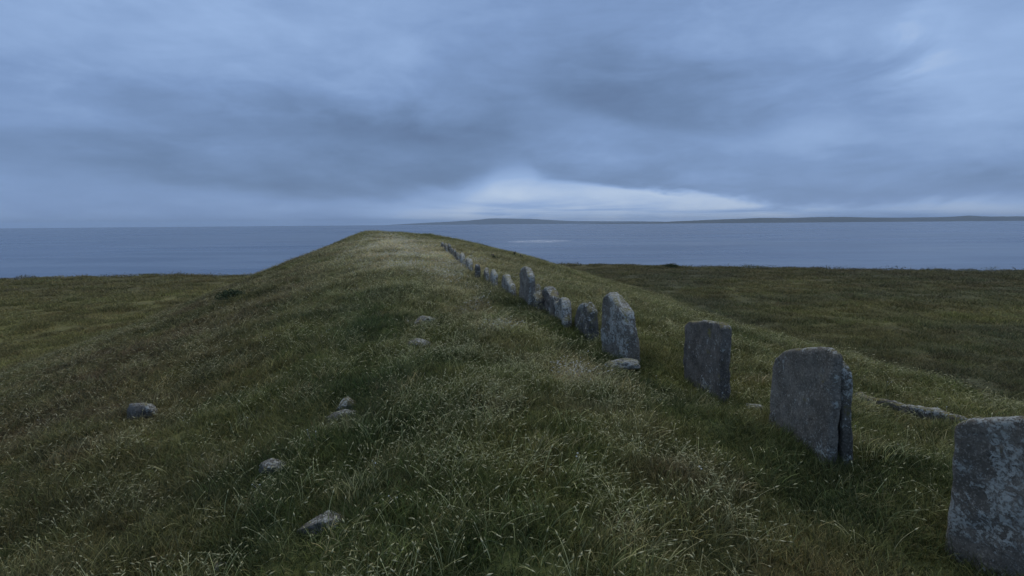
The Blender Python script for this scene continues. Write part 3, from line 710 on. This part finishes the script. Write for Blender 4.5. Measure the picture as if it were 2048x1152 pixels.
def grow_grass():
    g = lambda r: np.clip(np.asarray(r)/5.5, 1, 30)**.75
    hz = lambda s: s**.35
    def jitter(t, k=.18): return t*np.clip(1+RNG.normal(0, k, (len(t), 1)), .5, 1.7)*np.clip(1+RNG.normal(0, .05, t.shape), .8, 1.2)
    # short turf on the mound
    x, y = points(95, .9, 92, g); m = mound_h(x, y)
    ok = (m > .25) & clear_of_stones(x, y, .0) & (y < E_(x)); x, y = pick(ok, x, y); s = g(np.hypot(x, y))
    scatter('mound_turf', K_TURF, x, y, s*RNG.uniform(.8, 1.2, len(x)), hz(s)*RNG.uniform(.7, 1.25, len(x))*(1+.35*fbm(x/.9, y/.9, 2)), jitter(sward(x, y)*.80))
    n1 = len(x)
    # longer tussocks
    x, y = points(34, 1.2, 92, g); m = mound_h(x, y); d = off(x, y)
    dens = np.clip(.45+.9*fbm(x/1.3+3, y/1.3, 3), 0, 1)*(1-.8*np.exp(-((d-1.3)/.5)**2))*(1-.75*np.exp(-((d-2.2)/.5)**2))
    ok = (m > .3) & clear_of_stones(x, y, .07) & (RNG.uniform(size=len(x)) < dens); x, y = pick(ok, x, y); s = g(np.hypot(x, y))
    scatter('mound_tussocks', K_LONG, x, y, s*RNG.uniform(.8, 1.2, len(x)), hz(s)*RNG.uniform(.6, 1.15, len(x)), jitter(lerp3(sward(x, y), np.clip(.15+.9*fbm(x/.8+70, y/.8, 3), 0, .8), (.40, .36, .18)), .30), spin=.25)
    n2 = len(x)
    # rank grass left standing round the feet of the stones
    fx, fy = [], []
    for (cx, cy, ux, uy, hl, ht) in FOOT:
        if math.hypot(cx, cy) > 22: continue
        n = int(26*(hl+ht)/.6)
        for _ in range(n):
            e = RNG.uniform(-1, 1); sd_ = RNG.choice((-1, 1))
            if RNG.uniform() < hl/(hl+ht): a_, b_ = e*(hl+.05), sd_*(ht+RNG.uniform(.0, .10))
            else: a_, b_ = sd_*(hl+RNG.uniform(.0, .10)), e*(ht+.05)
            fx.append(cx+a_*ux-b_*uy); fy.append(cy+a_*uy+b_*ux)
    x, y = np.array(fx), np.array(fy); n = len(x)
    scatter('rank_grass', K_LONG, x, y, RNG.uniform(.4, .8, n), RNG.uniform(.45, 1.0, n), jitter(lerp3(sward(x, y), np.full(n, .5), (.060, .078, .028)), .3), spin=.3)
    # flowering stalks
    x, y = points(66, 1.0, 80, lambda r: np.clip(np.asarray(r)/5.5, 1, 30)**.65); m = mound_h(x, y); d = off(x, y)
    dens = np.clip(.40+1.1*fbm(x/1.7-8, y/1.7, 3)+.8*fbm(x/.45, y/.45, 2), .05, 1)*(.42+.85*np.exp(-((d-.6)/1.3)**2))*(1-.85*np.exp(-((d-2.2)/.45)**2)*(np.hypot(x, y) < 14))
    ok = (m > .3) & clear_of_stones(x, y, .06) & (RNG.uniform(size=len(x)) < dens); x, y = pick(ok, x, y); r = np.hypot(x, y); s = np.clip(r/5.5, 1, 30)**.65
    tint = jitter(sward(x, y))*1.6+np.array([[.105, .112, .045]])*(.4+.6*np.exp(-(off(x, y)/4)**2))[:, None]
    scatter('seed_head_grass', K_SEED, x, y, s*RNG.uniform(.8, 1.2, len(x)), s**.15*RNG.uniform(.55, 1.1, len(x)), tint, spin=.22)
    n3 = len(x)
    # moor
    gm = lambda r: np.clip(np.asarray(r)/22, .7, 8)**.8
    x, y = points(7.5, 12, 125, gm, -72, 72); m = mound_h(x, y); ok = (m < .6) & (y < E_(x)+3); x, y = pick(ok, x, y); s = gm(np.hypot(x, y))
    scatter('moor_grass', K_HEATH, x, y, s*RNG.uniform(.8, 1.3, len(x)), s**.22*RNG.uniform(.5, 1.3, len(x))*np.clip(1+.9*fbm(x/2.6, y/2.6, 3), .3, 2.2), jitter(sward(x, y), .22))
    # a few white-tufted heads
    x, y = points(.5, 1.6, 26, lambda r: np.clip(np.asarray(r)/8, 1, 30)**.5); ok = (mound_h(x, y) > .5) & clear_of_stones(x, y, .08); x, y = pick(ok, x, y); n = len(x)
    scatter('white_tufts', K_TUFT, x, y, RNG.uniform(.7, 1.2, n), RNG.uniform(.5, 1.1, n), np.tile(np.array([[.72, .74, .70]]), (n, 1)))
grow_grass()

# ------------------------------------------------------------------ shrubs and thistles
def mat_leaf(name, a, b_):
    m, N, b = mat(name); g = N.n('ShaderNodeNewGeometry')
    N.set(b.inputs['Base Color'], N.mix(N.noise(g.outputs['Position'], 7, 3, .6), a, b_)); b.inputs['Roughness'].default_value = .7; return m
M_LEAF = mat_leaf('shrub_leaves', (.030, .048, .018), (.060, .085, .030)); M_STEM = mat_leaf('stems', (.05, .045, .03), (.07, .06, .04)); M_HEAD = mat_leaf('thistle_heads', (.08, .06, .07), (.12, .09, .09))
def tubes(name, segs, parent, m, k=5):
    bm = bmesh.new()
    for p, q, r0, r1 in segs:
        p, q = Vector(p), Vector(q); ax = (q-p).normalized(); e = ax.orthogonal().normalized(); f = ax.cross(e); ra = []; rb = []
        for i in range(k):
            d = e*math.cos(2*math.pi*i/k) + f*math.sin(2*math.pi*i/k); ra.append(bm.verts.new(p+d*r0)); rb.append(bm.verts.new(q+d*r1))
        for i in range(k): bm.faces.new((ra[i], ra[(i+1) % k], rb[(i+1) % k], rb[i]))
        bm.faces.new(rb); bm.faces.new(ra[::-1])
    me = bpy.data.meshes.new(name); bm.to_mesh(me); bm.free(); return link(name, me, parent, m)
def leaves(name, pts, size, parent, m, R):
    co = []; f = []
    for p in pts:
        a = R.normal(size=3); a /= np.linalg.norm(a); b = np.cross(a, R.normal(size=3)); b /= np.linalg.norm(b); s = size*R.uniform(.6, 1.4); i = len(co)
        co += [p-a*s, p+b*s*.45+a*s*.1, p+a*s, p-b*s*.45+a*s*.1]; f += [(i, i+1, i+2), (i, i+2, i+3)]
    return link(name, mesh_np(name, co, f, False), parent, m)
def shrub(label, px, py, w, h, seed, dpt=.6):
    G = ground_at(px, py); R = np.random.default_rng(seed); root = bpy.data.objects.new('low_shrub', None); C.objects.link(root); root.location = G
    tag(root, label, 'shrub', 'low shrubs')
    st = []
    for i in range(9):
        a = R.uniform(0, 6.28); q = R.uniform(.1, .8); st.append(((q*.2*w*math.cos(a), q*.2*w*math.sin(a), -.1), (q*.45*w*math.cos(a), q*.45*w*dpt*math.sin(a), h*R.uniform(.5, .85)), .02, .008))
    tubes('stems', st, root, M_STEM)
    n = 1500; v = R.normal(size=(n, 3)); v /= np.linalg.norm(v, axis=1)[:, None]; v[:, 2] = np.abs(v[:, 2]); rr = R.uniform(.45, 1, n)**.6
    lump = 1+.28*fbm(v[:, 0]*1.7+seed, v[:, 1]*1.7+v[:, 2], 3)
    pts = v*(rr*lump)[:, None]*np.array([w/2, w/2*dpt, h*.9])
    leaves('foliage', list(pts), max(.035, w*.03), root, M_LEAF, R)
shrub('dark green shrub low on the left flank of the mound', 466, 598, 1.25, .42, 5, .7)
shrub('small dark dome of scrub on the right edge of the moor against the sea', 1341, 535, 2.7, .75, 6, .8)
def thistle(label, px, py, h, seed):
    G = ground_at(px, py); R = np.random.default_rng(seed); root = bpy.data.objects.new('thistle', None); C.objects.link(root); root.location = G
    tag(root, label, 'thistle', 'thistles on the right flank')
    tips = [(R.uniform(-.1, .1), R.uniform(-.1, .1), h*R.uniform(.75, 1)) for _ in range(3)]
    tubes('stem', [((0, 0, -.03), (0, 0, h*.5), .012, .010)] + [((0, 0, h*.5), t, .009, .006) for t in tips], root, M_STEM)
    leaves('leaf', [np.array([R.normal()*.07, R.normal()*.07, R.uniform(.02, h*.7)]) for _ in range(70)], .055, root, M_LEAF, R)['kind'] = 'stuff'
    for t in tips:
        bm = bmesh.new(); bmesh.ops.create_icosphere(bm, subdivisions=2, radius=.032)
        for v in bm.verts: v.co.z *= 1.2; v.co += v.normal*.012*R.uniform(-1, 1)
        me = bpy.data.meshes.new('flower_head'); bm.to_mesh(me); bm.free(); o = link('flower_head', me, root, M_HEAD); o.location = t
thistle('small dark thistle on the skyline of the right flank, left one of two close together', 1029, 514, .42, 1)
thistle('small dark thistle on the skyline of the right flank, right one of two close together', 1043, 517, .30, 2)
thistle('lone dark thistle in the pale grass below the skyline of the right flank', 987, 520, .34, 3)
